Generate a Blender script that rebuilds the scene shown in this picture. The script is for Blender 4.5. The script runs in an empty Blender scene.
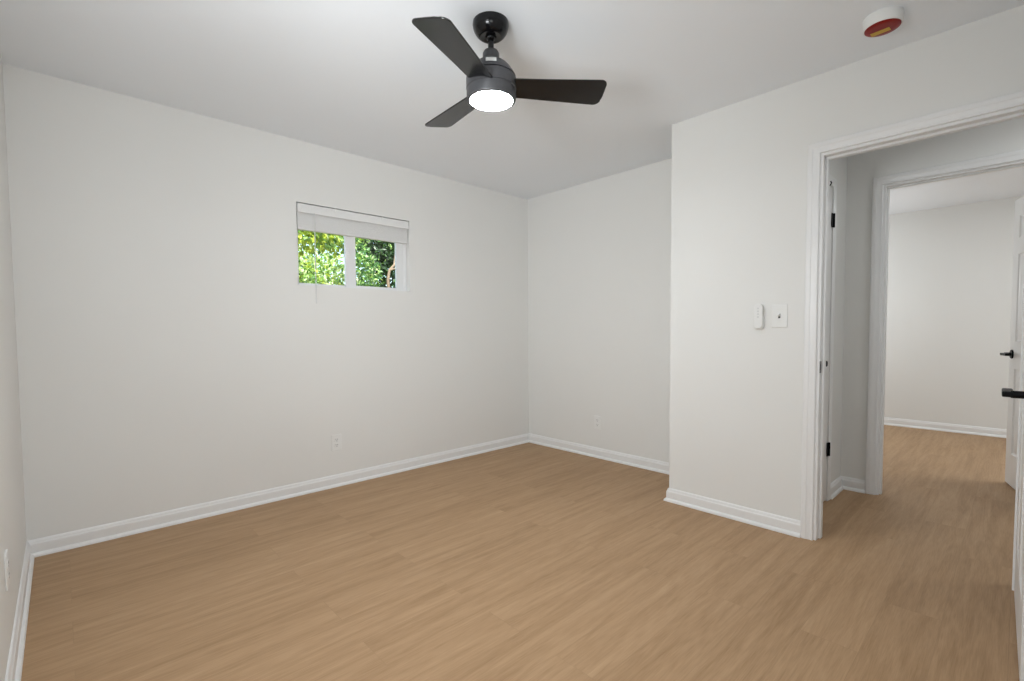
import bpy, bmesh, math, random
from mathutils import Vector, Matrix

random.seed(7)
SC = bpy.context.scene
COL = SC.collection

# ------------------------------------------------------------------ camera
YAW, PITCH, ROLL, CAM_H = 0.8148125, -0.0424955, -0.0068295, 1.12834
F_PX, PP_DY = 479.696, 10.911
cy, sy, cp, sp = math.cos(YAW), math.sin(YAW), math.cos(PITCH), math.sin(PITCH)
fwd = Vector((cy * cp, sy * cp, sp)); rgt = Vector((sy, -cy, 0)); upv = rgt.cross(fwd)
cr, sr = math.cos(ROLL), math.sin(ROLL)
r2 = cr * rgt + sr * upv; u2 = -sr * rgt + cr * upv
cam_data = bpy.data.cameras.new('camera')
cam = bpy.data.objects.new('camera', cam_data); COL.objects.link(cam)
cam.matrix_world = Matrix(((r2.x, u2.x, -fwd.x, 0), (r2.y, u2.y, -fwd.y, 0),
                           (r2.z, u2.z, -fwd.z, CAM_H), (0, 0, 0, 1)))
cam_data.sensor_fit = 'HORIZONTAL'; cam_data.sensor_width = 36.0
cam_data.lens = F_PX / 1024 * 36.0
cam_data.shift_y = PP_DY / 1024
cam_data.clip_start = 0.01; cam_data.clip_end = 200
SC.camera = cam

# ------------------------------------------------------------------ exposure, sky, sun, lights
vs = SC.view_settings
SC.display_settings.display_device = 'sRGB'
vs.view_transform = 'Standard'; vs.look = 'None'; vs.gamma = 1.0; vs.use_curve_mapping = False
vs.exposure = 0.0

world = bpy.data.worlds.new('sky'); SC.world = world; world.use_nodes = True
wn = world.node_tree.nodes; wl = world.node_tree.links
bg = wn['Background']
skt = wn.new('ShaderNodeTexSky'); skt.sky_type = 'NISHITA'; skt.sun_disc = False
skt.sun_elevation = math.radians(52); skt.sun_rotation = math.radians(205); skt.air_density = 1.0; skt.dust_density = 2.5
wl.new(skt.outputs['Color'], bg.inputs['Color'])
bg.inputs['Strength'].default_value = 0.55


def light(name, kind, loc, energy, color=(1, 1, 1), target=None, **kw):
    d = bpy.data.lights.new(name, kind); d.energy = energy; d.color = color
    for k, v in kw.items():
        setattr(d, k, v)
    o = bpy.data.objects.new(name, d); COL.objects.link(o); o.location = loc
    if target is not None:
        o.rotation_euler = (Vector(target) - Vector(loc)).to_track_quat('-Z', 'Y').to_euler()
    return o


light('sun', 'SUN', (0, -4, 12), 14.0, (1.0, 0.95, 0.85), target=(1.5, 2.8, 4.0), angle=math.radians(0.6))
# the photographer's flash heads on a stand beside the left wall, one bare-on, one bounced off the ceiling
WB = (0.955, 1.0, 1.032)
light('softbox', 'AREA', (0.02, 0.92, 1.42), 17.0, WB, target=(1.9, 1.75, 1.25), shape='SQUARE', size=0.42)
light('bounce_flash', 'AREA', (0.02, 0.92, 1.75), 3.5, WB, target=(1.0, 2.1, 2.44), shape='SQUARE', size=0.3,
      spread=math.radians(110))
light('corner_fill', 'AREA', (0.05, 0.95, 1.75), 3.2, WB, target=(3.4, 3.3, 1.6), shape='SQUARE', size=0.4,
      spread=math.radians(80))  # extra fill added to brighten the far corner
light('camera_fill', 'AREA', (0.25, 0.10, 1.7), 3.6, WB, target=(1.8, 1.8, 1.2), shape='SQUARE', size=0.5)  # added fill beside the camera, evens out the room's brightness
# unseen sources in the hall and the other bedroom
light('bedroom_ceiling_fill', 'AREA', (5.4, -0.6, 2.38), 17.5, WB, target=(5.4, -0.6, 0), shape='SQUARE', size=0.45)  # no fixture known; overhead fill added to brighten the other bedroom
light('bedroom_side_lamp', 'POINT', (6.0, 1.75, 1.5), 21.0, WB, shadow_soft_size=0.07)  # source out of view, placed by the shadow edge on the hall floor
light('hall_ceiling_fill', 'AREA', (3.48, -0.7, 2.42), 6.8, WB, target=(3.48, -0.7, 0), shape='SQUARE', size=0.3)  # added overhead fill for the hall, no fixture known there

# ------------------------------------------------------------------ dimensions
H = 2.44
XW, XE, YN, YS = -0.155, 3.4506, 3.4178, -0.16      # bedroom walls
XP, XP2, YP = 2.8985, 3.0, 1.5687                   # partition with the doorway, its corner
DY0, DY1, DH = -0.027, 0.735, 2.035                 # doorway (edges of casing)
HX, HX2 = 4.0, 4.105                               # wall across the hall
D2Y0, D2Y1, DH2 = -0.15, 0.648, 2.075                           # doorway across the hall
HY = 0.853                                          # left end wall of hall
BX = 7.03                                           # far wall of the other bedroom
WX0, WX1, WZ0, WZ1 = 1.207, 2.089, 1.455, 2.022     # window opening
T = 0.12


# ------------------------------------------------------------------ materials
def mat(name, color, rough=0.5, metallic=0.0, noise=0.0, nscale=40.0, bump=0.0, bscale=300.0, spec=0.5, coat=0.0):
    m = bpy.data.materials.new(name); m.use_nodes = True
    n, l = m.node_tree.nodes, m.node_tree.links
    b = n['Principled BSDF']
    b.inputs['Base Color'].default_value = (*color, 1)
    b.inputs['Roughness'].default_value = rough; b.inputs['Metallic'].default_value = metallic
    b.inputs['Specular IOR Level'].default_value = spec
    b.inputs['Coat Weight'].default_value = coat
    tc = n.new('ShaderNodeTexCoord')
    nz = n.new('ShaderNodeTexNoise'); nz.inputs['Scale'].default_value = nscale; nz.inputs['Detail'].default_value = 4
    l.new(tc.outputs['Object'], nz.inputs['Vector'])
    mx = n.new('ShaderNodeMix'); mx.data_type = 'RGBA'
    mx.inputs['A'].default_value = (*[c * (1 - noise) for c in color], 1)
    mx.inputs['B'].default_value = (*[min(1, c * (1 + noise)) for c in color], 1)
    l.new(nz.outputs['Fac'], mx.inputs['Factor']); l.new(mx.outputs['Result'], b.inputs['Base Color'])
    if bump:
        nb = n.new('ShaderNodeTexNoise'); nb.inputs['Scale'].default_value = bscale
        l.new(tc.outputs['Object'], nb.inputs['Vector'])
        bp = n.new('ShaderNodeBump'); bp.inputs['Strength'].default_value = bump; bp.inputs['Distance'].default_value = 0.002
        l.new(nb.outputs['Fac'], bp.inputs['Height']); l.new(bp.outputs['Normal'], b.inputs['Normal'])
    return m


M_WALL = mat('wall_paint', (0.84, 0.836, 0.812), 0.62, noise=0.01, nscale=3, bump=0.05, bscale=220, spec=0.3)
M_CEIL = mat('ceiling_paint', (0.91, 0.94, 0.975), 0.8, noise=0.01, nscale=3, bump=0.05, bscale=180, spec=0.2)
M_TRIM = mat('trim_enamel', (0.88, 0.88, 0.875), 0.32, noise=0.01, nscale=8)
M_DOOR = mat('door_enamel', (0.85, 0.845, 0.835), 0.34, noise=0.01, nscale=8)
M_PLASTIC = mat('white_plastic', (0.86, 0.86, 0.84), 0.3, noise=0.01)
M_VINYL = mat('white_vinyl', (0.86, 0.865, 0.87), 0.35, noise=0.01)
M_BLIND = mat('blind_slats', (0.83, 0.83, 0.82), 0.4, noise=0.02, nscale=60)
M_SLOT = mat('dark_slot', (0.05, 0.05, 0.05), 0.5)
M_BLACK = mat('matte_black_metal', (0.004, 0.004, 0.005), 0.4, noise=0.2, nscale=90, spec=0.12)
M_CANOPY = mat('satin_black_canopy', (0.004, 0.004, 0.005), 0.2, noise=0.2, nscale=90, spec=0.35)
M_HOUSING = mat('motor_black', (0.05, 0.05, 0.054), 0.42, noise=0.2, nscale=90)
M_BLADE = mat('black_blade', (0.006, 0.006, 0.0065), 0.22, noise=0.25, nscale=120, spec=0.5)
M_STEEL = mat('satin_nickel', (0.22, 0.215, 0.205), 0.35, metallic=1.0, noise=0.05)
M_STICKER = mat('white_sticker', (0.78, 0.78, 0.76), 0.5)
M_RED = mat('red_plastic_cover', (0.26, 0.006, 0.002), 0.35, noise=0.35, nscale=60, spec=0.25)
M_YELLOW = mat('yellow_label', (0.60, 0.36, 0.02), 0.45, noise=0.1, nscale=80)
M_BARK = mat('bark', (0.15, 0.11, 0.075), 0.9, noise=0.35, nscale=30, bump=0.6, bscale=60)
M_GROUND = mat('leaf_litter_ground', (0.16, 0.15, 0.07), 0.95, noise=0.5, nscale=6)
M_STUCCO = mat('exterior_siding', (0.6, 0.58, 0.54), 0.8, noise=0.05)
M_ROOF = mat('roof_deck', (0.2, 0.19, 0.18), 0.9, noise=0.1)


def leaf_mat(name, color):
    m = mat(name, color, 0.42, noise=0.25, nscale=9)
    n, l = m.node_tree.nodes, m.node_tree.links
    b = n['Principled BSDF']; out = n['Material Output']
    tr = n.new('ShaderNodeBsdfTranslucent')
    tr.inputs['Color'].default_value = (min(1, color[0] * 1.7), min(1, color[1] * 1.6), color[2] * 0.7, 1)
    mx = n.new('ShaderNodeMixShader'); mx.inputs[0].default_value = 0.35
    l.new(b.outputs[0], mx.inputs[1]); l.new(tr.outputs[0], mx.inputs[2]); l.new(mx.outputs[0], out.inputs['Surface'])
    return m


M_LEAF_Y = leaf_mat('leaf_yellow_green', (0.36, 0.44, 0.06))
M_LEAF_L = leaf_mat('leaf_light_green', (0.24, 0.40, 0.12))
M_LEAF_P = leaf_mat('leaf_pale_green', (0.42, 0.52, 0.30))
M_LEAF_G = leaf_mat('leaf_green', (0.07, 0.17, 0.05))
M_LEAF_D = leaf_mat('leaf_dark_green', (0.025, 0.06, 0.025))

# glass pane: mostly clear with a fresnel reflection
M_GLASS = bpy.data.materials.new('window_glass'); M_GLASS.use_nodes = True
_n, _l = M_GLASS.node_tree.nodes, M_GLASS.node_tree.links
_n.remove(_n['Principled BSDF'])
_t = _n.new('ShaderNodeBsdfTransparent'); _t.inputs[0].default_value = (0.96, 0.98, 0.97, 1)
_g = _n.new('ShaderNodeBsdfGlossy'); _g.inputs['Roughness'].default_value = 0.02
_f = _n.new('ShaderNodeFresnel'); _f.inputs['IOR'].default_value = 1.3
_m = _n.new('ShaderNodeMixShader')
_l.new(_f.outputs[0], _m.inputs[0]); _l.new(_t.outputs[0], _m.inputs[1]); _l.new(_g.outputs[0], _m.inputs[2])
_l.new(_m.outputs[0], _n['Material Output'].inputs['Surface'])

# lamp lens of the fan
M_LAMP = bpy.data.materials.new('lit_lens'); M_LAMP.use_nodes = True
_b = M_LAMP.node_tree.nodes['Principled BSDF']
_b.inputs['Base Color'].default_value = (0.9, 0.9, 0.9, 1)
_b.inputs['Emission Color'].default_value = (0.955, 1.0, 1.032, 1)
_b.inputs['Emission Strength'].default_value = 120.0


def floor_material():
    m = bpy.data.materials.new('oak_vinyl_planks'); m.use_nodes = True
    n, l = m.node_tree.nodes, m.node_tree.links
    b = n['Principled BSDF']
    tc = n.new('ShaderNodeTexCoord')
    # planks run along X
    br = n.new('ShaderNodeTexBrick')
    br.offset = 0.37; br.offset_frequency = 2; br.squash = 1.0
    br.inputs['Scale'].default_value = 1.0
    br.inputs['Brick Width'].default_value = 1.22; br.inputs['Row Height'].default_value = 0.18
    br.inputs['Mortar Size'].default_value = 0.0007; br.inputs['Mortar Smooth'].default_value = 0.3
    br.inputs['Color1'].default_value = (0, 0, 0, 1); br.inputs['Color2'].default_value = (1, 1, 1, 1)
    br.inputs['Mortar'].default_value = (0.5, 0.5, 0.5, 1)
    l.new(tc.outputs['Object'], br.inputs['Vector'])
    # per-plank shift of the grain
    sepc = n.new('ShaderNodeSeparateColor'); l.new(br.outputs['Color'], sepc.inputs[0])
    mul = n.new('ShaderNodeMath'); mul.operation = 'MULTIPLY'; mul.inputs[1].default_value = 37.0
    l.new(sepc.outputs[0], mul.inputs[0])
    comb = n.new('ShaderNodeCombineXYZ'); l.new(mul.outputs[0], comb.inputs[0]); l.new(mul.outputs[0], comb.inputs[2])
    add = n.new('ShaderNodeVectorMath'); add.operation = 'ADD'
    l.new(tc.outputs['Object'], add.inputs[0]); l.new(comb.outputs[0], add.inputs[1])
    # long soft grain
    mp1 = n.new('ShaderNodeMapping'); mp1.inputs['Scale'].default_value = (0.9, 14, 1)
    l.new(add.outputs[0], mp1.inputs[0])
    g1 = n.new('ShaderNodeTexNoise'); g1.inputs['Scale'].default_value = 1.6; g1.inputs['Detail'].default_value = 6
    g1.inputs['Roughness'].default_value = 0.6; g1.inputs['Distortion'].default_value = 0.6
    l.new(mp1.outputs[0], g1.inputs['Vector'])
    # fine pores
    mp2 = n.new('ShaderNodeMapping'); mp2.inputs['Scale'].default_value = (7, 150, 1)
    l.new(add.outputs[0], mp2.inputs[0])
    g2 = n.new('ShaderNodeTexNoise'); g2.inputs['Scale'].default_value = 2.0; g2.inputs['Detail'].default_value = 3
    l.new(mp2.outputs[0], g2.inputs['Vector'])
    # cathedral figure
    mp3 = n.new('ShaderNodeMapping'); mp3.inputs['Scale'].default_value = (0.55, 6.5, 1)
    l.new(add.outputs[0], mp3.inputs[0])
    wv = n.new('ShaderNodeTexNoise'); wv.inputs['Scale'].default_value = 1.5; wv.inputs['Detail'].default_value = 1
    l.new(mp3.outputs[0], wv.inputs['Vector'])
    sn = n.new('ShaderNodeMath'); sn.operation = 'MULTIPLY'; sn.inputs[1].default_value = 70
    l.new(wv.outputs['Fac'], sn.inputs[0])
    sn2 = n.new('ShaderNodeMath'); sn2.operation = 'SINE'; l.new(sn.outputs[0], sn2.inputs[0])
    # combine: 0.5 + ...
    def madd(a, k, c):
        x = n.new('ShaderNodeMath'); x.operation = 'MULTIPLY_ADD'; l.new(a, x.inputs[0]); x.inputs[1].default_value = k
        if isinstance(c, float):
            x.inputs[2].default_value = c
        else:
            l.new(c, x.inputs[2])
        return x.outputs[0]
    v = madd(g1.outputs['Fac'], 0.80, 0.5 - 0.40 - 0.25 - 0.045)
    v = madd(g2.outputs['Fac'], 0.50, v)
    v = madd(sn2.outputs[0], 0.035, v)
    v = madd(sepc.outputs[0], 0.09, v)
    ramp = n.new('ShaderNodeValToRGB')
    e = ramp.color_ramp.elements
    e[0].position = 0.12; e[0].color = (0.291, 0.174, 0.088, 1)
    e[1].position = 0.88; e[1].color = (0.541, 0.362, 0.216, 1)
    mid = ramp.color_ramp.elements.new(0.5); mid.color = (0.430, 0.275, 0.154, 1)
    l.new(v, ramp.inputs[0])
    mx = n.new('ShaderNodeMix'); mx.data_type = 'RGBA'
    mx.inputs['B'].default_value = (0.17, 0.105, 0.06, 1)
    mm = n.new('ShaderNodeMath'); mm.operation = 'MULTIPLY'; mm.inputs[1].default_value = 0.28
    l.new(br.outputs['Fac'], mm.inputs[0])
    l.new(mm.outputs[0], mx.inputs['Factor']); l.new(ramp.outputs[0], mx.inputs['A'])
    l.new(mx.outputs['Result'], b.inputs['Base Color'])
    b.inputs['Roughness'].default_value = 0.48; b.inputs['Specular IOR Level'].default_value = 0.15
    bp = n.new('ShaderNodeBump'); bp.inputs['Strength'].default_value = 0.12; bp.inputs['Distance'].default_value = 0.001
    l.new(g2.outputs['Fac'], bp.inputs['Height']); l.new(bp.outputs['Normal'], b.inputs['Normal'])
    return m


M_FLOOR = floor_material()


# ------------------------------------------------------------------ mesh helpers
def link(name, bm, material, parent=None, smooth=False, bevel=0.0, seg=2):
    bmesh.ops.remove_doubles(bm, verts=bm.verts, dist=1e-6)
    bmesh.ops.recalc_face_normals(bm, faces=bm.faces)
    me = bpy.data.meshes.new(name); bm.to_mesh(me); bm.free()
    mats = material if isinstance(material, (list, tuple)) else [material]
    for m in mats:
        me.materials.append(m)
    o = bpy.data.objects.new(name, me); COL.objects.link(o)
    if parent is not None:
        o.parent = parent
    if smooth:
        for f in me.polygons:
            f.use_smooth = True
        me.set_sharp_from_angle(angle=math.radians(38))
    if bevel:
        md = o.modifiers.new('bevel', 'BEVEL'); md.width = bevel; md.segments = seg; md.limit_method = 'ANGLE'
    return o


def box(bm, lo, hi, mtx=None):
    x0, y0, z0 = lo; x1, y1, z1 = hi
    vs_ = [Vector(c) for c in ((x0, y0, z0), (x1, y0, z0), (x1, y1, z0), (x0, y1, z0),
                              (x0, y0, z1), (x1, y0, z1), (x1, y1, z1), (x0, y1, z1))]
    if mtx:
        vs_ = [mtx @ v for v in vs_]
    v = [bm.verts.new(c) for c in vs_]
    for f in ((0, 3, 2, 1), (4, 5, 6, 7), (0, 1, 5, 4), (1, 2, 6, 5), (2, 3, 7, 6), (3, 0, 4, 7)):
        bm.faces.new([v[i] for i in f])
    return bm


def B():
    return bmesh.new()


def lathe(bm, prof, seg=48, mtx=None):
    """prof: (r, z) list; closed to the axis where r == 0."""
    rings = []
    for r, z in prof:
        if r < 1e-6:
            rings.append([bm.verts.new((mtx @ Vector((0, 0, z))) if mtx else (0, 0, z))])
        else:
            ring = []
            for i in range(seg):
                a = 2 * math.pi * i / seg
                c = Vector((r * math.cos(a), r * math.sin(a), z))
                ring.append(bm.verts.new(mtx @ c if mtx else c))
            rings.append(ring)
    for a, b in zip(rings, rings[1:]):
        if len(a) == 1 and len(b) == 1:
            continue
        for i in range(seg):
            j = (i + 1) % seg
            if len(a) == 1:
                bm.faces.new((a[0], b[i], b[j]))
            elif len(b) == 1:
                bm.faces.new((a[i], a[j], b[0]))
            else:
                bm.faces.new((a[i], a[j], b[j], b[i]))
    return bm


def tube(bm, pts, r, seg=10, radii=None, cap=True):
    pts = [Vector(p) for p in pts]
    rings = []
    for i, p in enumerate(pts):
        d = (pts[min(i + 1, len(pts) - 1)] - pts[max(i - 1, 0)]).normalized()
        a = d.orthogonal().normalized() if i == 0 else (prev - d * prev.dot(d)).normalized()
        prev = a; b = d.cross(a)
        rr = radii[i] if radii else r
        rings.append([bm.verts.new(p + rr * (math.cos(t) * a + math.sin(t) * b))
                      for t in [2 * math.pi * k / seg for k in range(seg)]])
    for A_, B_ in zip(rings, rings[1:]):
        for k in range(seg):
            j = (k + 1) % seg
            bm.faces.new((A_[k], A_[j], B_[j], B_[k]))
    if cap:
        bm.faces.new(rings[0]); bm.faces.new(rings[-1])
    return bm


def prism(bm, outline, z0, z1, mtx=None):
    """outline: 2-D points, extruded along local z."""
    lo = [bm.verts.new((mtx @ Vector((x, y, z0))) if mtx else (x, y, z0)) for x, y in outline]
    hi = [bm.verts.new((mtx @ Vector((x, y, z1))) if mtx else (x, y, z1)) for x, y in outline]
    bm.faces.new(lo); bm.faces.new(hi)
    k = len(outline)
    for i in range(k):
        j = (i + 1) % k
        bm.faces.new((lo[i], lo[j], hi[j], hi[i]))
    return bm


def rrect(w, h, r, n=5, cx=0.0, cy_=0.0):
    pts = []
    for (sx, sy_, a0) in ((1, 1, 0), (-1, 1, 90), (-1, -1, 180), (1, -1, 270)):
        for k in range(n + 1):
            a = math.radians(a0 + 90 * k / n)
            pts.append((cx + sx * (w / 2 - r) + r * math.cos(a), cy_ + sy_ * (h / 2 - r) + r * math.sin(a)))
    return pts


def sweep(bm, path, prof, up=Vector((0, 0, 1)), closed=False):
    """path: 3-D points in a plane with normal `up`; prof: (offset to the left of travel, height along up); mitred."""
    path = [Vector(p) for p in path]; k = len(path); rings = []
    for i in range(k):
        d0 = (path[i] - path[i - 1]).normalized() if i > 0 else None
        d1 = (path[i + 1] - path[i]).normalized() if i < k - 1 else None
        n0 = up.cross(d0) if d0 else None; n1 = up.cross(d1) if d1 else None
        if n0 is None:
            nn = n1
        elif n1 is None:
            nn = n0
        else:
            nn = (n0 + n1); nn = nn / (1 + n0.dot(n1))
        rings.append([bm.verts.new(path[i] + nn * a + up * b) for a, b in prof])
    m = len(prof)
    for A_, B_ in zip(rings, rings[1:]):
        for q in range(m):
            s = (q + 1) % m
            bm.faces.new((A_[q], A_[s], B_[s], B_[q]))
    bm.faces.new(rings[0]); bm.faces.new(rings[-1])
    return bm


def structure(o, label=None):
    o['kind'] = 'structure'
    if label:
        o['label'] = label
    return o


def empty(name, loc=(0, 0, 0), rot=(0, 0, 0)):
    o = bpy.data.objects.new(name, None); COL.objects.link(o)
    o.location = loc; o.rotation_euler = rot; o.empty_display_size = 0.1
    return o


def thing(name, label, cat, loc=(0, 0, 0), rot=(0, 0, 0), group=None):
    o = empty(name, loc, rot); o['label'] = label; o['category'] = cat
    if group:
        o['group'] = group
    return o


# ------------------------------------------------------------------ shell
def struct_box(name, boxes, m):
    bm = B()
    for lo, hi in boxes:
        box(bm, lo, hi)
    return structure(link(name, bm, m))


EY = -1.6      # south end of hall and other bedroom
struct_box('floor', [((XW - T, EY - T, -0.12), (BX + T, YN + T, 0.0))], M_FLOOR)
struct_box('ceiling', [((XW - T, EY - T, H), (BX + T, YN + T, H + 0.14))], M_CEIL)
struct_box('roof', [((XW - 0.6, EY - 0.6, H + 0.14), (BX + 0.6, YN + 0.45, H + 0.30))], M_ROOF)
# wall with the window
struct_box('wall_north', [((XW - T, YN, 0), (WX0, YN + T, H)), ((WX1, YN, 0), (XE + T, YN + T, H)),
                          ((WX0, YN, 0), (WX1, YN + T, WZ0)), ((WX0, YN, WZ1), (WX1, YN + T, H))], M_WALL)
struct_box('wall_west', [((XW - T, YS - T, 0), (XW, YN, H))], M_WALL)
struct_box('wall_south', [((XW, YS - T, 0), (XP, YS, H))], M_WALL)
struct_box('wall_east', [((XE, YP - T, 0), (XE + T, YN, H))], M_WALL)
# partition with the doorway, and its return to the far wall
struct_box('wall_doorway', [((XP, DY1 + 0.004, 0), (XP2, YP, H)), ((XP2, YP - T, 0), (XE, YP, H)),
                            ((XP, DY0 - 0.004, DH + 0.004), (XP2, DY1 + 0.004, H)),
                            ((XP, EY, 0), (XP2, DY0 - 0.004, H))], M_WALL)
# hall: left end wall with the closet door, wall across, right end
CX0, CX1 = 3.09, 3.625
struct_box('wall_hall_end', [((XP2, HY, 0), (CX0, HY + 0.1, H)), ((CX1, HY, 0), (HX, HY + 0.1, H)),
                             ((CX0, HY, 2.03), (CX1, HY + 0.1, H))], M_WALL)
struct_box('wall_hall_across', [((HX, D2Y1 + 0.004, 0), (HX2, 2.6, H)), ((HX, EY, 0), (HX2, D2Y0 - 0.004, H)),
                                ((HX, D2Y0 - 0.004, DH2 + 0.004), (HX2, D2Y1 + 0.004, H))], M_WALL)
struct_box('wall_hall_south', [((XP2, EY - T, 0), (HX, EY, H))], M_WALL)
struct_box('wall_bedroom_east', [((BX, EY - T, 0), (BX + T, 2.6 + T, H))], M_WALL)
struct_box('wall_bedroom_north', [((HX2, 2.6, 0), (BX, 2.6 + T, H))], M_WALL)
struct_box('wall_bedroom_south', [((HX2, EY - T, 0), (BX, EY, H))], M_WALL)

# baseboards with a shoe moulding (profile: offset from wall, height)
BASE = [(0, 0), (0.026, 0), (0.026, 0.006), (0.0235, 0.013), (0.018, 0.0185), (0.0135, 0.0205), (0.0135, 0.060),
        (0.0125, 0.066), (0.0095, 0.070), (0.0085, 0.077), (0.006, 0.083), (0.003, 0.086), (0, 0.086)]


def baseboard(name, paths):
    bm = B()
    for p in paths:
        sweep(bm, [(x, y, 0) for x, y in p], BASE)
    return structure(link(name, bm, M_TRIM))


CW = 0.057
baseboard('baseboard_west', [[(XW, YN), (XW, YS)]])
baseboard('baseboard_north', [[(XE, YN), (XW, YN)]])
baseboard('baseboard_east', [[(XE, YP), (XE, YN)]])
baseboard('baseboard_doorway', [[(XP, DY1 + CW), (XP, YP), (XE, YP)]])
baseboard('baseboard_south', [[(XW, YS), (XP, YS)]])
baseboard('baseboard_hall', [[(HX, D2Y1 + CW), (HX, HY), (CX1 + CW, HY)]])
baseboard('baseboard_hall_south', [[(XP2, EY), (HX, EY), (HX, D2Y0 - CW)]])
baseboard('baseboard_bedroom', [[(BX, EY), (BX, 2.6), (HX2, 2.6), (HX2, D2Y1 + CW)]])

# door casings and jambs
# casing profile across its width (offset away from opening) and thickness off the wall
CAS = [(0.0, 0.0), (0.0, 0.010), (0.003, 0.0125), (0.009, 0.0125), (0.012, 0.0115), (0.030, 0.0140),
       (0.034, 0.0165), (0.050, 0.0170), (0.055, 0.0155), (0.057, 0.012), (0.057, 0.0)]


def casing(bm, base, along, normal, w0, w1, top):
    """Casing round an opening: base = point on the wall plane at floor, along = unit vector of the opening's width."""
    a = Vector(along); n = Vector(normal); o = Vector(base)
    path = [o + a * w0, o + a * w0 + Vector((0, 0, top)), o + a * w1 + Vector((0, 0, top)), o + a * w1]
    # left of travel must point away from opening
    left = n.cross((path[1] - path[0]).normalized())
    if left.dot(a) > 0:
        path.reverse()
        left = n.cross((path[1] - path[0]).normalized())
    prof = CAS
    sweep(bm, path, prof, up=n)
    return bm


def jamb_set(bm, x0, x1, y0, y1, top, stop_x=None, t=0.018):
    """Jamb lining for an opening across Y in a wall from x0 to x1."""
    box(bm, (x0, y1 - t + 0.004, 0), (x1, y1 + 0.004, top + 0.004))
    box(bm, (x0, y0 - 0.004, 0), (x1, y0 + t - 0.004, top + 0.004))
    box(bm, (x0, y0 + t - 0.004, top - t + 0.004), (x1, y1 - t + 0.004, top + 0.004))
    if stop_x:
        s0, s1 = stop_x; q = t + 0.007
        box(bm, (s0, y1 - q, 0), (s1, y1 - t + 0.005, top - t + 0.004))
        box(bm, (s0, y0 + t - 0.005, 0), (s1, y0 + q, top - t + 0.004))
        box(bm, (s0, y0 + q, top - q), (s1, y1 - q, top - t + 0.005))


def trim_obj(name, label):
    return structure(empty(name), label)


t1 = trim_obj('trim_1', 'white casing and jamb of the doorway out of the room')
bm = B(); casing(bm, (XP, 0, 0), (0, 1, 0), (-1, 0, 0), DY0, DY1, DH); link('casing', bm, M_TRIM, t1)
bm = B(); casing(bm, (XP2, 0, 0), (0, 1, 0), (1, 0, 0), DY0, DY1, DH); link('casing', bm, M_TRIM, t1)
bm = B(); jamb_set(bm, XP, XP2, DY0, DY1, DH, (XP + 0.042, XP + 0.075)); link('jamb', bm, M_TRIM, t1, bevel=0.0015)
bm = B(); box(bm, (XP + 0.0005, DY1 - 0.0158, 0.896), (XP + 0.028, DY1 - 0.0135, 0.958))
link('strike_plate', bm, M_STEEL, t1)['label'] = 'satin metal strike plate on white jamb'
bm = B(); box(bm, (XP + 0.008, DY1 - 0.0163, 0.910), (XP + 0.022, DY1 - 0.0156, 0.944)); link('latch_hole', bm, M_SLOT, t1)

t2 = trim_obj('trim_2', 'white casing and jamb of the doorway across the hall')
bm = B(); casing(bm, (HX, 0, 0), (0, 1, 0), (-1, 0, 0), D2Y0, D2Y1, DH2); link('casing', bm, M_TRIM, t2)
bm = B(); casing(bm, (HX2, 0, 0), (0, 1, 0), (1, 0, 0), D2Y0, D2Y1, DH2); link('casing', bm, M_TRIM, t2)
bm = B(); jamb_set(bm, HX, HX2, D2Y0, D2Y1, DH2, (HX + 0.03, HX + 0.062)); link('jamb', bm, M_TRIM, t2, bevel=0.0015)

t3 = trim_obj('trim_3', 'white casing of the hall closet door')
bm = B(); casing(bm, (0, HY, 0), (1, 0, 0), (0, -1, 0), CX0, CX1, 2.03); link('casing', bm, M_TRIM, t3)


# ------------------------------------------------------------------ doors
def door_leaf(parent, w, h=2.015, t=0.035, z0=0.012):
    """Six-panel leaf: local x along the width from the hinge, y across the thickness, z up."""
    st = 0.112; mid = 0.1; pw = (w - 2 * st - mid) / 2
    rows = ((0.235, 0.84), (1.03, 1.64), (1.75, 1.905))
    panels = [(st + c * (pw + mid), st + c * (pw + mid) + pw, a, b) for c in range(2) for a, b in rows]
    xs = sorted({0, w} | {p[0] for p in panels} | {p[1] for p in panels})
    zs = sorted({z0, z0 + h} | {p[2] for p in panels} | {p[3] for p in panels})
    bm = B()

    def quad(pts):
        bm.faces.new([bm.verts.new(q) for q in pts])
    for side, y in ((1, t / 2), (-1, -t / 2)):
        for i in range(len(xs) - 1):
            for j in range(len(zs) - 1):
                a0, a1, b0, b1 = xs[i], xs[i + 1], zs[j], zs[j + 1]
                hit = any(abs(a0 - p[0]) < 1e-6 and abs(b0 - p[2]) < 1e-6 for p in panels)
                if not hit:
                    quad([(a0, y, b0), (a1, y, b0), (a1, y, b1), (a0, y, b1)])
                    continue
                steps = [(0, 0), (0.008, -0.007), (0.016, -0.009), (0.030, -0.009), (0.052, -0.003)]
                rings = [[(a0 + s, y + side * d, b0 + s), (a1 - s, y + side * d, b0 + s),
                          (a1 - s, y + side * d, b1 - s), (a0 + s, y + side * d, b1 - s)] for s, d in steps]
                for A_, B_ in zip(rings, rings[1:]):
                    for q in range(4):
                        quad([A_[q], A_[(q + 1) % 4], B_[(q + 1) % 4], B_[q]])
                quad(rings[-1])
    for x in (0, w):
        for j in range(len(zs) - 1):
            quad([(x, -t / 2, zs[j]), (x, t / 2, zs[j]), (x, t / 2, zs[j + 1]), (x, -t / 2, zs[j + 1])])
    for z in (z0, z0 + h):
        for i in range(len(xs) - 1):
            quad([(xs[i], -t / 2, z), (xs[i + 1], -t / 2, z), (xs[i + 1], t / 2, z), (xs[i], t / 2, z)])
    return link('leaf', bm, M_DOOR, parent)


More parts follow.
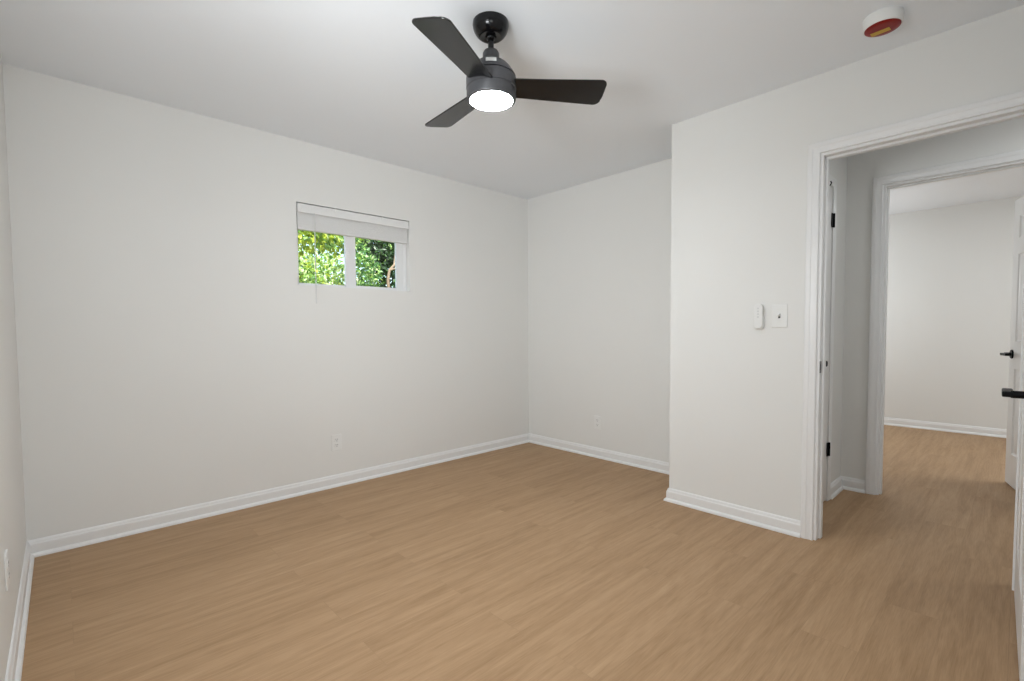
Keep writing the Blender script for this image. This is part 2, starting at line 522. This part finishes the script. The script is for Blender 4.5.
def lever(parent, x, z, side, t=0.035, length=0.112):
    """Black lever set on one face; the bar points back to the hinge (-x)."""
    y0 = side * t / 2
    R_ = Matrix.Translation((x, y0, z)) @ Matrix.Rotation(-side * math.pi / 2, 4, 'X')
    bm = B(); lathe(bm, [(0, 0), (0.032, 0), (0.032, 0.005), (0.029, 0.009), (0.0125, 0.009), (0.0118, 0.012), (0.0118, 0.042), (0, 0.042)], 32, R_)
    h = link('lever_handle', bm, M_BLACK, parent, smooth=True); h['label'] = 'matte black lever handle'
    bm = B(); box(bm, (x - length, y0 + side * 0.036, z - 0.0090), (x + 0.012, y0 + side * 0.062, z + 0.0090))
    link('lever_bar', bm, M_BLACK, h, bevel=0.004, seg=3)
    return h


def hinges(parent, zs, w=0.0, y=0.0175, m=None):
    for z in zs:
        bm = B()
        tube(bm, [(w, y + 0.005, z - 0.044), (w, y + 0.005, z + 0.044)], 0.006, 12)
        box(bm, (w, y - 0.002, z - 0.044), (w + 0.03, y + 0.0015, z + 0.044))
        link('hinge', bm, m or M_BLACK, parent)['label'] = 'black hinge'


# door of this room, swung back towards the camera; local x runs from the hinge to the free edge
d1 = structure(empty('door_1', (2.885, -0.0268, 0), (0, 0, math.radians(181.3))), 'white panel door of this room standing open at the right edge')
door_leaf(d1, 0.755)
lever(d1, 0.755 - 0.062, 0.917, -1); lever(d1, 0.755 - 0.062, 0.917, 1)
hinges(d1, (0.25, 1.02, 1.80), 0.0, 0.0175)
bm = B(); box(bm, (0.7545, -0.011, 0.89), (0.756, 0.011, 0.945)); link('latch_plate', bm, M_BLACK, d1)

# door across the hall, swung into the other bedroom
ang2 = math.atan2(0.043 + 0.127, 4.97 - 4.23)
d2 = structure(empty('door_2', (4.246, -0.140, 0), (0, 0, ang2 + 0.008)), 'white six panel door with black lever open across the hall')
door_leaf(d2, 0.755)
lever(d2, 0.755 - 0.062, 0.94, 1); lever(d2, 0.755 - 0.062, 0.94, -1)
hinges(d2, (0.25, 1.02, 1.80), 0.0, -0.0175)
bm = B(); box(bm, (0.7545, -0.011, 0.912), (0.756, 0.011, 0.968)); link('latch_plate', bm, M_BLACK, d2)

# closet door in the end wall of the hall (hinged far side)
d3 = structure(empty('door_3', (CX1 - 0.003, HY + 0.012, 0), (0, 0, math.pi)), 'white hall closet door with black hinges seen edge on')
door_leaf(d3, 0.534)
hinges(d3, (0.345, 1.82), -0.002, 0.0225)
bm = B()
lathe(bm, [(0, 0), (0.030, 0), (0.030, 0.006), (0.012, 0.010), (0.010, 0.036), (0.016, 0.044), (0.0185, 0.054), (0.016, 0.063), (0, 0.066)], 28,
      Matrix.Translation((0.312, 0.0175, 0.921)) @ Matrix.Rotation(-math.pi / 2, 4, 'X'))
link('knob', bm, M_BLACK, d3, smooth=True)['label'] = 'black round knob'
bm = B(); tube(bm, [(0.165, 0.020, 1.995), (0.150, 0.040, 2.010), (0.150, 0.046, 2.022), (0.158, 0.042, 2.030)], 0.0035, 8)
box(bm, (0.142, 0.0175, 1.985), (0.176, 0.021, 2.000))
link('hook_latch', bm, M_BLACK, d3, smooth=True)['label'] = 'small black hook latch'

# ------------------------------------------------------------------ window
w1 = structure(empty('window_1', (WX0, YN, WZ0)), 'small white sliding window high in the wall')
WW, WH = WX1 - WX0, WZ1 - WZ0
FD0, FD1 = 0.050, 0.110            # frame depth range from the wall face


def ring_frame(bm, x0, x1, z0, z1, l_, r_, b_, t_, y0, y1):
    box(bm, (x0, y0, z0), (x0 + l_, y1, z1)); box(bm, (x1 - r_, y0, z0), (x1, y1, z1))
    box(bm, (x0 + l_, y0, z0), (x1 - r_, y1, z0 + b_)); box(bm, (x0 + l_, y0, z1 - t_), (x1 - r_, y1, z1))


bm = B(); ring_frame(bm, 0.002, WW - 0.002, 0.002, WH - 0.002, 0.022, 0.030, 0.012, 0.022, FD0, FD1)
link('window_frame', bm, M_VINYL, w1, bevel=0.002)
mx0, mx1 = 0.366, 0.449
bm = B(); ring_frame(bm, 0.018, mx1 - 0.01, 0.014, WH - 0.024, 0.010, 0.052, 0.010, 0.03, FD0 + 0.030, FD1 - 0.004)
s1 = link('fixed_sash', bm, M_VINYL, w1, bevel=0.002)
bm = B(); box(bm, (0.024, FD0 + 0.042, 0.02), (mx1 - 0.05, FD0 + 0.046, WH - 0.04)); link('pane', bm, M_GLASS, s1)
bm = B(); ring_frame(bm, mx0, WW - 0.026, 0.014, WH - 0.024, 0.080, 0.064, 0.012, 0.03, FD0 + 0.004, FD0 + 0.029)
s2 = link('sliding_sash', bm, M_VINYL, w1, bevel=0.002)
bm = B(); box(bm, (mx0 + 0.05, FD0 + 0.014, 0.02), (WW - 0.05, FD0 + 0.018, WH - 0.04)); link('pane', bm, M_GLASS, s2)
bm = B(); box(bm, (mx0 + 0.022, FD0 - 0.004, WH * 0.42), (mx0 + 0.034, FD0 + 0.005, WH * 0.42 + 0.05)); link('sash_latch', bm, M_VINYL, s2, bevel=0.002)
# raised faux-wood blind
bl = thing('window_blind', 'white raised faux wood blind at the top of the small window', 'blind', (WX0, YN, WZ1))
bm = B(); box(bm, (0.006, 0.008, -0.050), (WW - 0.006, 0.046, -0.008)); link('headrail', bm, M_BLIND, bl, bevel=0.002)
bm = B()
prism(bm, [(0.0, -0.066), (0.004, -0.069), (0.009, -0.066), (0.009, -0.010), (0.005, -0.006), (0.0, -0.010)], 0.007, WW - 0.007,
      Matrix(((0, 0, 1, 0), (1, 0, 0, -0.004), (0, 1, 0, 0), (0, 0, 0, 1))))
link('valance', bm, M_BLIND, bl, bevel=0.001)
bm = B()
for k in range(18):
    z = -0.051 - k * 0.0066; sh = 0.0005 * math.sin(k * 2.3)
    box(bm, (0.010, 0.013 + sh, z - 0.0060), (WW - 0.010, 0.048 + sh, z))
link('slat_stack', bm, M_BLIND, bl, bevel=0.001, seg=1)
bm = B(); box(bm, (0.010, 0.0125, -0.180), (WW - 0.010, 0.051, -0.1695)); link('bottom_rail', bm, M_BLIND, bl, bevel=0.002)
for cx_ in (0.271, 0.642):
    bm = B(); box(bm, (cx_ - 0.007, -0.006, -0.030), (cx_ + 0.007, -0.003, -0.004)); box(bm, (cx_ - 0.007, -0.006, -0.006), (cx_ + 0.007, 0.012, -0.003))
    link('valance_clip', bm, M_PLASTIC, bl)
bm = B(); tube(bm, [(0.119, -0.012, -0.070), (0.116, -0.015, -0.30), (0.115, -0.016, -0.655)], 0.0030, 6)
tube(bm, [(0.115, -0.016, -0.655), (0.115, -0.016, -0.690)], 0.0045, 8)
tube(bm, [(0.119, -0.012, -0.070), (0.119, 0.002, -0.058)], 0.003, 6)
link('tilt_wand', bm, mat('clear_wand', (0.74, 0.74, 0.73), 0.25), bl, smooth=True)

# ------------------------------------------------------------------ ceiling fan
FX, FY = 1.3822, 1.5842
fan = thing('ceiling_fan', 'black three blade ceiling fan with a lit round lamp', 'fan', (FX, FY, H))
FS = 1.0125
rel = lambda z: CAM_H + (z - CAM_H) * FS - H
bm = B(); lathe(bm, [(0, 0), (0.076, 0), (0.0772, -0.010), (0.0755, -0.022), (0.0705, -0.036), (0.062, -0.049), (0.053, -0.057),
                     (0.046, -0.0605), (0.042, -0.0600), (0.024, -0.0575), (0.021, -0.050), (0, -0.046)], 64)
link('canopy', bm, M_CANOPY, fan, smooth=True)
bm = B()
lathe(bm, [(0, -0.046)] + [(0.0205 * math.cos(a), -0.060 - 0.017 * math.sin(a)) for a in [math.radians(v) for v in range(-60, 80, 14)]] + [(0, -0.077)], 32)
link('hanger_ball', bm, M_CANOPY, fan, smooth=True)
bm = B(); lathe(bm, [(0, -0.06), (0.0125, -0.06), (0.0125, rel(2.300)), (0, rel(2.300))], 24); link('downrod', bm, M_CANOPY, fan, smooth=True)
bm = B(); lathe(bm, [(0, rel(2.310)), (0.020, rel(2.310)), (0.030, rel(2.306)), (0.0352, rel(2.297)), (0.0362, rel(2.262)), (0, rel(2.262))], 40)
link('coupling_cover', bm, M_HOUSING, fan, smooth=True)
bm = B(); lathe(bm, [(0, rel(2.266)), (0.040, rel(2.266)), (0.052, rel(2.261)), (0.069, rel(2.249)), (0.084, rel(2.233)), (0.096, rel(2.216)), (0.103, rel(2.204)),
                     (0.105, rel(2.200)), (0, rel(2.200))], 64)
link('motor_cap', bm, M_HOUSING, fan, smooth=True)
bm = B(); lathe(bm, [(0, rel(2.198)), (0.102, rel(2.198)), (0.102, rel(2.194)), (0.107, rel(2.191)), (0.107, rel(2.150)), (0.103, rel(2.147)), (0.103, rel(2.145)), (0, rel(2.145))], 64)
link('motor_housing', bm, M_HOUSING, fan, smooth=True)
bm = B(); lathe(bm, [(0, rel(2.144)), (0.1055, rel(2.144)), (0.1055, rel(2.108)), (0.103, rel(2.103)), (0.0925, rel(2.101)), (0.0925, rel(2.106)), (0, rel(2.106))], 64)
link('lamp_ring', bm, M_HOUSING, fan, smooth=True)
bm = B(); lathe(bm, [(0, rel(2.105)), (0.0922, rel(2.105)), (0.0922, rel(2.101)), (0.088, rel(2.0995)), (0.06, rel(2.0985)), (0, rel(2.098))], 64)
link('lamp_lens', bm, M_LAMP, fan, smooth=True)['label'] = 'glowing white lamp lens'
# sticker on the shoulder, facing the camera
ca = math.atan2(-FY, -FX) + math.radians(0)
bm = B()
prof_ = [(0.0775, 2.2398), (0.0840, 2.2330), (0.0900, 2.2245), (0.0960, 2.2155)]
vv = [[bm.verts.new(((r + 0.0012) * math.cos(ca + a / r * 0.066), (r + 0.0012) * math.sin(ca + a / r * 0.066), rel(z) + 0.001))
       for a in (-0.33, -0.16, 0.0, 0.16, 0.33)] for r, z in prof_]
for A_, B_ in zip(vv, vv[1:]):
    for q in range(4):
        bm.faces.new((A_[q], A_[q + 1], B_[q + 1], B_[q]))
st = link('sticker', bm, M_STICKER, fan); st['label'] = 'white sticker'
md = st.modifiers.new('solid', 'SOLIDIFY'); md.thickness = 0.0006


def blade_outline():
    pts = [(0.090, 0.064), (0.22, 0.0735), (0.34, 0.0845), (0.43, 0.0930)]
    def arc(cx, cy_, r, a0, a1, k=7):
        return [(cx + r * math.cos(math.radians(a0 + (a1 - a0) * i / k)), cy_ + r * math.sin(math.radians(a0 + (a1 - a0) * i / k))) for i in range(k + 1)]
    pts += arc(0.4575, 0.0675, 0.0280, 88, 8)
    pts += [(0.4890, 0.03), (0.4915, -0.005)]
    pts += arc(0.460, -0.027, 0.0300, 12, -80)
    pts += [(0.40, -0.0555), (0.25, -0.0520), (0.090, -0.047)]
    pts = [(x * FS, y * FS) for x, y in pts]
    return pts


bpitch = -0.2051
bm = B(); prism(bm, blade_outline(), -0.003, 0.003)
# local: x along blade, y towards the right-hand side seen outward
proto = link('blade', bm, M_BLADE, fan, bevel=0.0015)
for k in range(3):
    o = proto if k == 0 else proto.copy()
    if k:
        COL.objects.link(o); o.parent = fan
    th = -0.593 + k * 2 * math.pi / 3
    d = Vector((math.cos(th), math.sin(th), 0)); s = Vector((d.y, -d.x, 0))
    ey = s * math.cos(bpitch) - Vector((0, 0, 1)) * math.sin(bpitch)
    ez = d.cross(ey)
    o.matrix_local = Matrix(((d.x, ey.x, ez.x, 0), (d.y, ey.y, ez.y, 0), (d.z, ey.z, ez.z, rel(2.1565)), (0, 0, 0, 1)))

# ------------------------------------------------------------------ smoke detector under its red dust cover
sm = thing('smoke_detector', 'round white smoke detector on ceiling with a red cover and yellow label', 'smoke detector', (2.569, 0.434, H))
bm = B(); lathe(bm, [(0, 0), (0.069, 0), (0.071, -0.004), (0.071, -0.014), (0.0695, -0.020), (0.0690, -0.040), (0.0670, -0.0445), (0.0635, -0.046), (0.0630, -0.043), (0, -0.043)], 56)
link('base', bm, M_PLASTIC, sm, smooth=True)
bm = B(); lathe(bm, [(0, -0.042), (0.0626, -0.042), (0.0624, -0.0465), (0.060, -0.0485), (0.040, -0.0500), (0, -0.0505)], 56)
link('dust_cover', bm, M_RED, sm, smooth=True)['label'] = 'red plastic dust cover'
bm = B(); box(bm, (-0.014, -0.033, -0.0512), (0.014, 0.033, -0.0496), Matrix.Translation((0.0185, 0.010, 0)) @ Matrix.Rotation(math.radians(-4), 4, 'Z'))
link('warning_label', bm, M_YELLOW, sm)['label'] = 'yellow label'


# ------------------------------------------------------------------ wall plates (local: x right, z up, facing -y)
def outlet(label, loc, rotz):
    t = thing('wall_outlet', label, 'outlet', loc, (0, 0, rotz), 'white duplex outlets low on the walls')
    bm = B(); prism(bm, rrect(0.074, 0.118, 0.004), 0, 0.0055, Matrix(((1, 0, 0, 0), (0, 0, -1, 0), (0, 1, 0, 0), (0, 0, 0, 1))))
    link('cover_plate', bm, M_PLASTIC, t, bevel=0.002)
    for sgn in (1, -1):
        bm = B(); prism(bm, rrect(0.034, 0.029, 0.010, cy_=sgn * 0.0195), 0.004, 0.0075, Matrix(((1, 0, 0, 0), (0, 0, -1, 0), (0, 1, 0, 0), (0, 0, 0, 1))))
        r_ = link('receptacle', bm, M_PLASTIC, t, bevel=0.0006)
        bm = B()
        for sx in (-0.0065, 0.0065):
            box(bm, (sx - 0.0012, -0.0078, sgn * 0.0195 + 0.001), (sx + 0.0012, -0.0072, sgn * 0.0195 + 0.009))
        tube(bm, [(0, -0.0072, sgn * 0.0195 - 0.007), (0, -0.0078, sgn * 0.0195 - 0.007)], 0.0028, 10)
        link('slots', bm, M_SLOT, r_)
    bm = B(); lathe(bm, [(0, 0), (0.0035, 0), (0.003, 0.0012), (0, 0.0014)], 14, Matrix.Translation((0, -0.0053, 0)) @ Matrix.Rotation(math.pi / 2, 4, 'X'))
    link('screw', bm, M_PLASTIC, t)
    return t


outlet('white outlet plate on the wall below the small window', (1.449, YN, 0.322), 0)
outlet('white outlet plate on the far wall right of the corner', (XE, 2.555, 0.312), -math.pi / 2)
outlet('white outlet plate on the left wall seen edge on', (XW, 2.275, 0.352), math.pi / 2)

sw = thing('light_switch', 'white single toggle light switch plate beside the doorway casing', 'light switch', (XP, 0.917, 1.201), (0, 0, -math.pi / 2))
bm = B(); prism(bm, rrect(0.082, 0.126, 0.004), 0, 0.006, Matrix(((1, 0, 0, 0), (0, 0, -1, 0), (0, 1, 0, 0), (0, 0, 0, 1))))
link('cover_plate', bm, M_PLASTIC, sw, bevel=0.0025)
bm = B(); box(bm, (-0.0055, -0.0064, -0.012), (0.0055, -0.0058, 0.012)); link('toggle_slot', bm, M_SLOT, sw)
bm = B()
prism(bm, [(0.004, -0.004), (0.019, 0.006), (0.018, 0.012), (0.004, 0.010)], -0.0048, 0.0048, Matrix(((0, 0, 1, 0), (-1, 0, 0, 0), (0, 1, 0, 0), (0, 0, 0, 1))))
link('toggle', bm, M_PLASTIC, sw, bevel=0.001)
for z in (0.030, -0.030):
    bm = B(); lathe(bm, [(0, 0), (0.0038, 0), (0.0032, 0.0013), (0, 0.0015)], 14, Matrix.Translation((0, -0.0058, z)) @ Matrix.Rotation(math.pi / 2, 4, 'X'))
    link('screw', bm, M_PLASTIC, sw)

rm = thing('remote_control', 'white slim rounded fan remote in a wall cradle beside the switch', 'remote control', (XP, 1.020, 1.200), (0, 0, -math.pi / 2))
FACE = Matrix(((1, 0, 0, 0), (0, 0, -1, 0), (0, 1, 0, 0), (0, 0, 0, 1)))
bm = B(); prism(bm, rrect(0.050, 0.084, 0.018, n=8, cy_=-0.031), 0, 0.020, FACE)
link('cradle', bm, M_PLASTIC, rm, bevel=0.003)
bm = B(); prism(bm, rrect(0.045, 0.142, 0.0215, n=10, cy_=0.002), 0.008, 0.029, FACE)
link('handset', bm, M_PLASTIC, rm, bevel=0.005, seg=3)
for z in (0.046, 0.030, 0.014, -0.002):
    bm = B(); lathe(bm, [(0, 0), (0.0055, 0), (0.005, 0.0012), (0, 0.0015)], 16, Matrix.Translation((0, -0.0288, z)) @ Matrix.Rotation(math.pi / 2, 4, 'X'))
    link('button', bm, mat('pale_grey_button', (0.72, 0.72, 0.71), 0.4) if z == 0.046 else bpy.data.materials['pale_grey_button'], rm)

# ------------------------------------------------------------------ garden outside the window
struct_box('ground', [((-12, YN + T, -0.5), (22, 26, -0.3))], M_GROUND)


def foliage(bm, blobs, n, size, mats, rng):
    """Leaves scattered through ellipsoid crowns, each leaf a bent pointed blade."""
    wts = [b[3] for b in blobs]
    for _ in range(n):
        c, rad, shell, _w = rng.choices(blobs, wts)[0]
        v = Vector((rng.gauss(0, 1), rng.gauss(0, 1), rng.gauss(0, 1))).normalized()
        rr = rng.uniform(shell, 1.0) ** 0.5
        p = Vector(c) + Vector((v.x * rad[0], v.y * rad[1], v.z * rad[2])) * rr
        s = size * rng.uniform(0.6, 1.3)
        d = (v * 0.6 + Vector((rng.gauss(0, .6), rng.gauss(0, .6), rng.gauss(-0.3, .6)))).normalized()
        a = d.orthogonal().normalized(); a.rotate(Matrix.Rotation(rng.uniform(0, 6.28), 3, d)); up = a.cross(d)
        pr = [(0, 0, 0), (0.35, 0.27, 0.05), (0.75, 0.17, 0.02), (1.0, 0, -0.10), (0.75, -0.17, 0.02), (0.35, -0.27, 0.05)]
        q = [bm.verts.new(p + s * (d * x + a * y + up * z)) for x, y, z in pr]
        mid = bm.verts.new(p + s * (d * 0.5 - up * 0.04))
        mi = rng.choices(range(len(mats)), mats)[0]
        for i in range(6):
            f = bm.faces.new((q[i], q[(i + 1) % 6], mid)); f.material_index = mi
    return bm


def tree(name, label, base, trunk, blobs, n, size, mats, weights, branches=(), seed=1, group=None):
    rng = random.Random(seed)
    t = thing(name, label, 'tree' if 'tree' in name else 'shrub', base, (0, 0, 0), group)
    bx_, by_, bz_ = base
    bm = foliage(B(), [((b[0][0] - bx_, b[0][1] - by_, b[0][2] - bz_), b[1], b[2], b[3]) for b in blobs], n, size, weights, rng)
    me = bpy.data.meshes.new('foliage'); bm.to_mesh(me); bm.free()
    for m in mats:
        me.materials.append(m)
    o = bpy.data.objects.new('foliage', me); COL.objects.link(o); o.parent = t
    bm = B(); k = len(trunk)
    tube(bm, [(x - bx_, y - by_, z - bz_) for x, y, z, r in trunk], 0.05, 12, [q[3] for q in trunk])
    tr = link('trunk', bm, M_BARK, t, smooth=True)
    for br_ in branches:
        bm = B(); tube(bm, [(x - bx_, y - by_, z - bz_) for x, y, z, r in br_], 0.03, 8, [q[3] for q in br_])
        link('branch', bm, M_BARK, tr, smooth=True)
    return t


tree('leafy_tree', 'sunlit yellow green tree outside the left window pane', (2.05, 6.7, -0.3),
     [(2.05, 6.7, -0.3, 0.10), (2.1, 6.75, 0.9, 0.08), (2.2, 6.8, 2.0, 0.05), (2.45, 6.8, 3.1, 0.03)],
     [((2.40, 6.6, 2.62), (0.55, 0.5, 0.42), 0.05, 5), ((2.95, 6.9, 2.62), (0.40, 0.5, 0.36), 0.05, 3), ((2.1, 6.9, 3.2), (0.8, 0.6, 0.5), 0.2, 1)],
     3000, 0.085, [M_LEAF_Y, M_LEAF_L, M_LEAF_P, M_LEAF_G], [5, 3, 1, 1.2],
     [[(2.15, 6.8, 1.9, 0.03), (2.45, 6.75, 2.5, 0.02), (2.85, 6.8, 2.75, 0.01)]], 3)
tree('pale_shrub', 'pale green sunlit shrub low behind the left window pane', (3.3, 9.2, -0.3),
     [(3.3, 9.2, -0.3, 0.06), (3.3, 9.2, 0.8, 0.05), (3.35, 9.2, 2.3, 0.02)],
     [((3.2, 9.1, 2.1), (0.6, 0.5, 0.62), 0.1, 3), ((3.75, 9.3, 2.2), (0.6, 0.5, 0.62), 0.1, 3), ((3.5, 9.2, 1.2), (0.9, 0.6, 0.6), 0.3, 1)],
     4200, 0.088, [M_LEAF_P, M_LEAF_L, M_LEAF_Y, M_LEAF_G], [5, 3, 1.2, 2.2], [], 5)
tree('dark_evergreen_tree', 'dark green tree with a tan trunk outside the right window pane', (4.25, 7.45, -0.3),
     [(4.22, 7.4, -0.3, 0.06), (4.06, 7.1, 0.8, 0.045), (3.885, 7.0, 1.75, 0.028), (3.872, 7.0, 1.96, 0.024), (3.90, 7.0, 2.12, 0.022), (4.02, 7.05, 2.22, 0.020), (4.2, 7.3, 2.5, 0.018), (4.3, 7.5, 3.2, 0.012)],
     [((4.05, 7.75, 2.7), (0.45, 0.35, 0.6), 0.05, 3), ((4.65, 7.8, 2.35), (0.6, 0.45, 0.8), 0.05, 3), ((4.4, 7.9, 3.3), (0.8, 0.5, 0.6), 0.1, 2), ((4.35, 7.9, 1.5), (0.8, 0.4, 0.7), 0.05, 3)],
     9000, 0.085, [M_LEAF_D, M_LEAF_G, M_LEAF_L], [9, 2.5, 0.35], [[(3.90, 7.0, 2.12, 0.016), (4.02, 6.95, 2.16, 0.013), (4.2, 6.9, 2.12, 0.008)]], 8)
tree('green_shrub', 'mid green leafy shrub in front of the dark tree outside', (2.62, 5.1, -0.3),
     [(2.62, 5.1, -0.3, 0.03), (2.58, 5.1, 0.9, 0.02), (2.55, 5.1, 1.8, 0.008)],
     [((2.55, 5.1, 1.74), (0.17, 0.18, 0.30), 0.05, 4), ((2.48, 5.1, 2.02), (0.09, 0.12, 0.14), 0.2, 0.6), ((2.6, 5.1, 1.0), (0.35, 0.3, 0.5), 0.2, 2)],
     1500, 0.045, [M_LEAF_G, M_LEAF_L, M_LEAF_P], [6, 3, 1], [], 11)
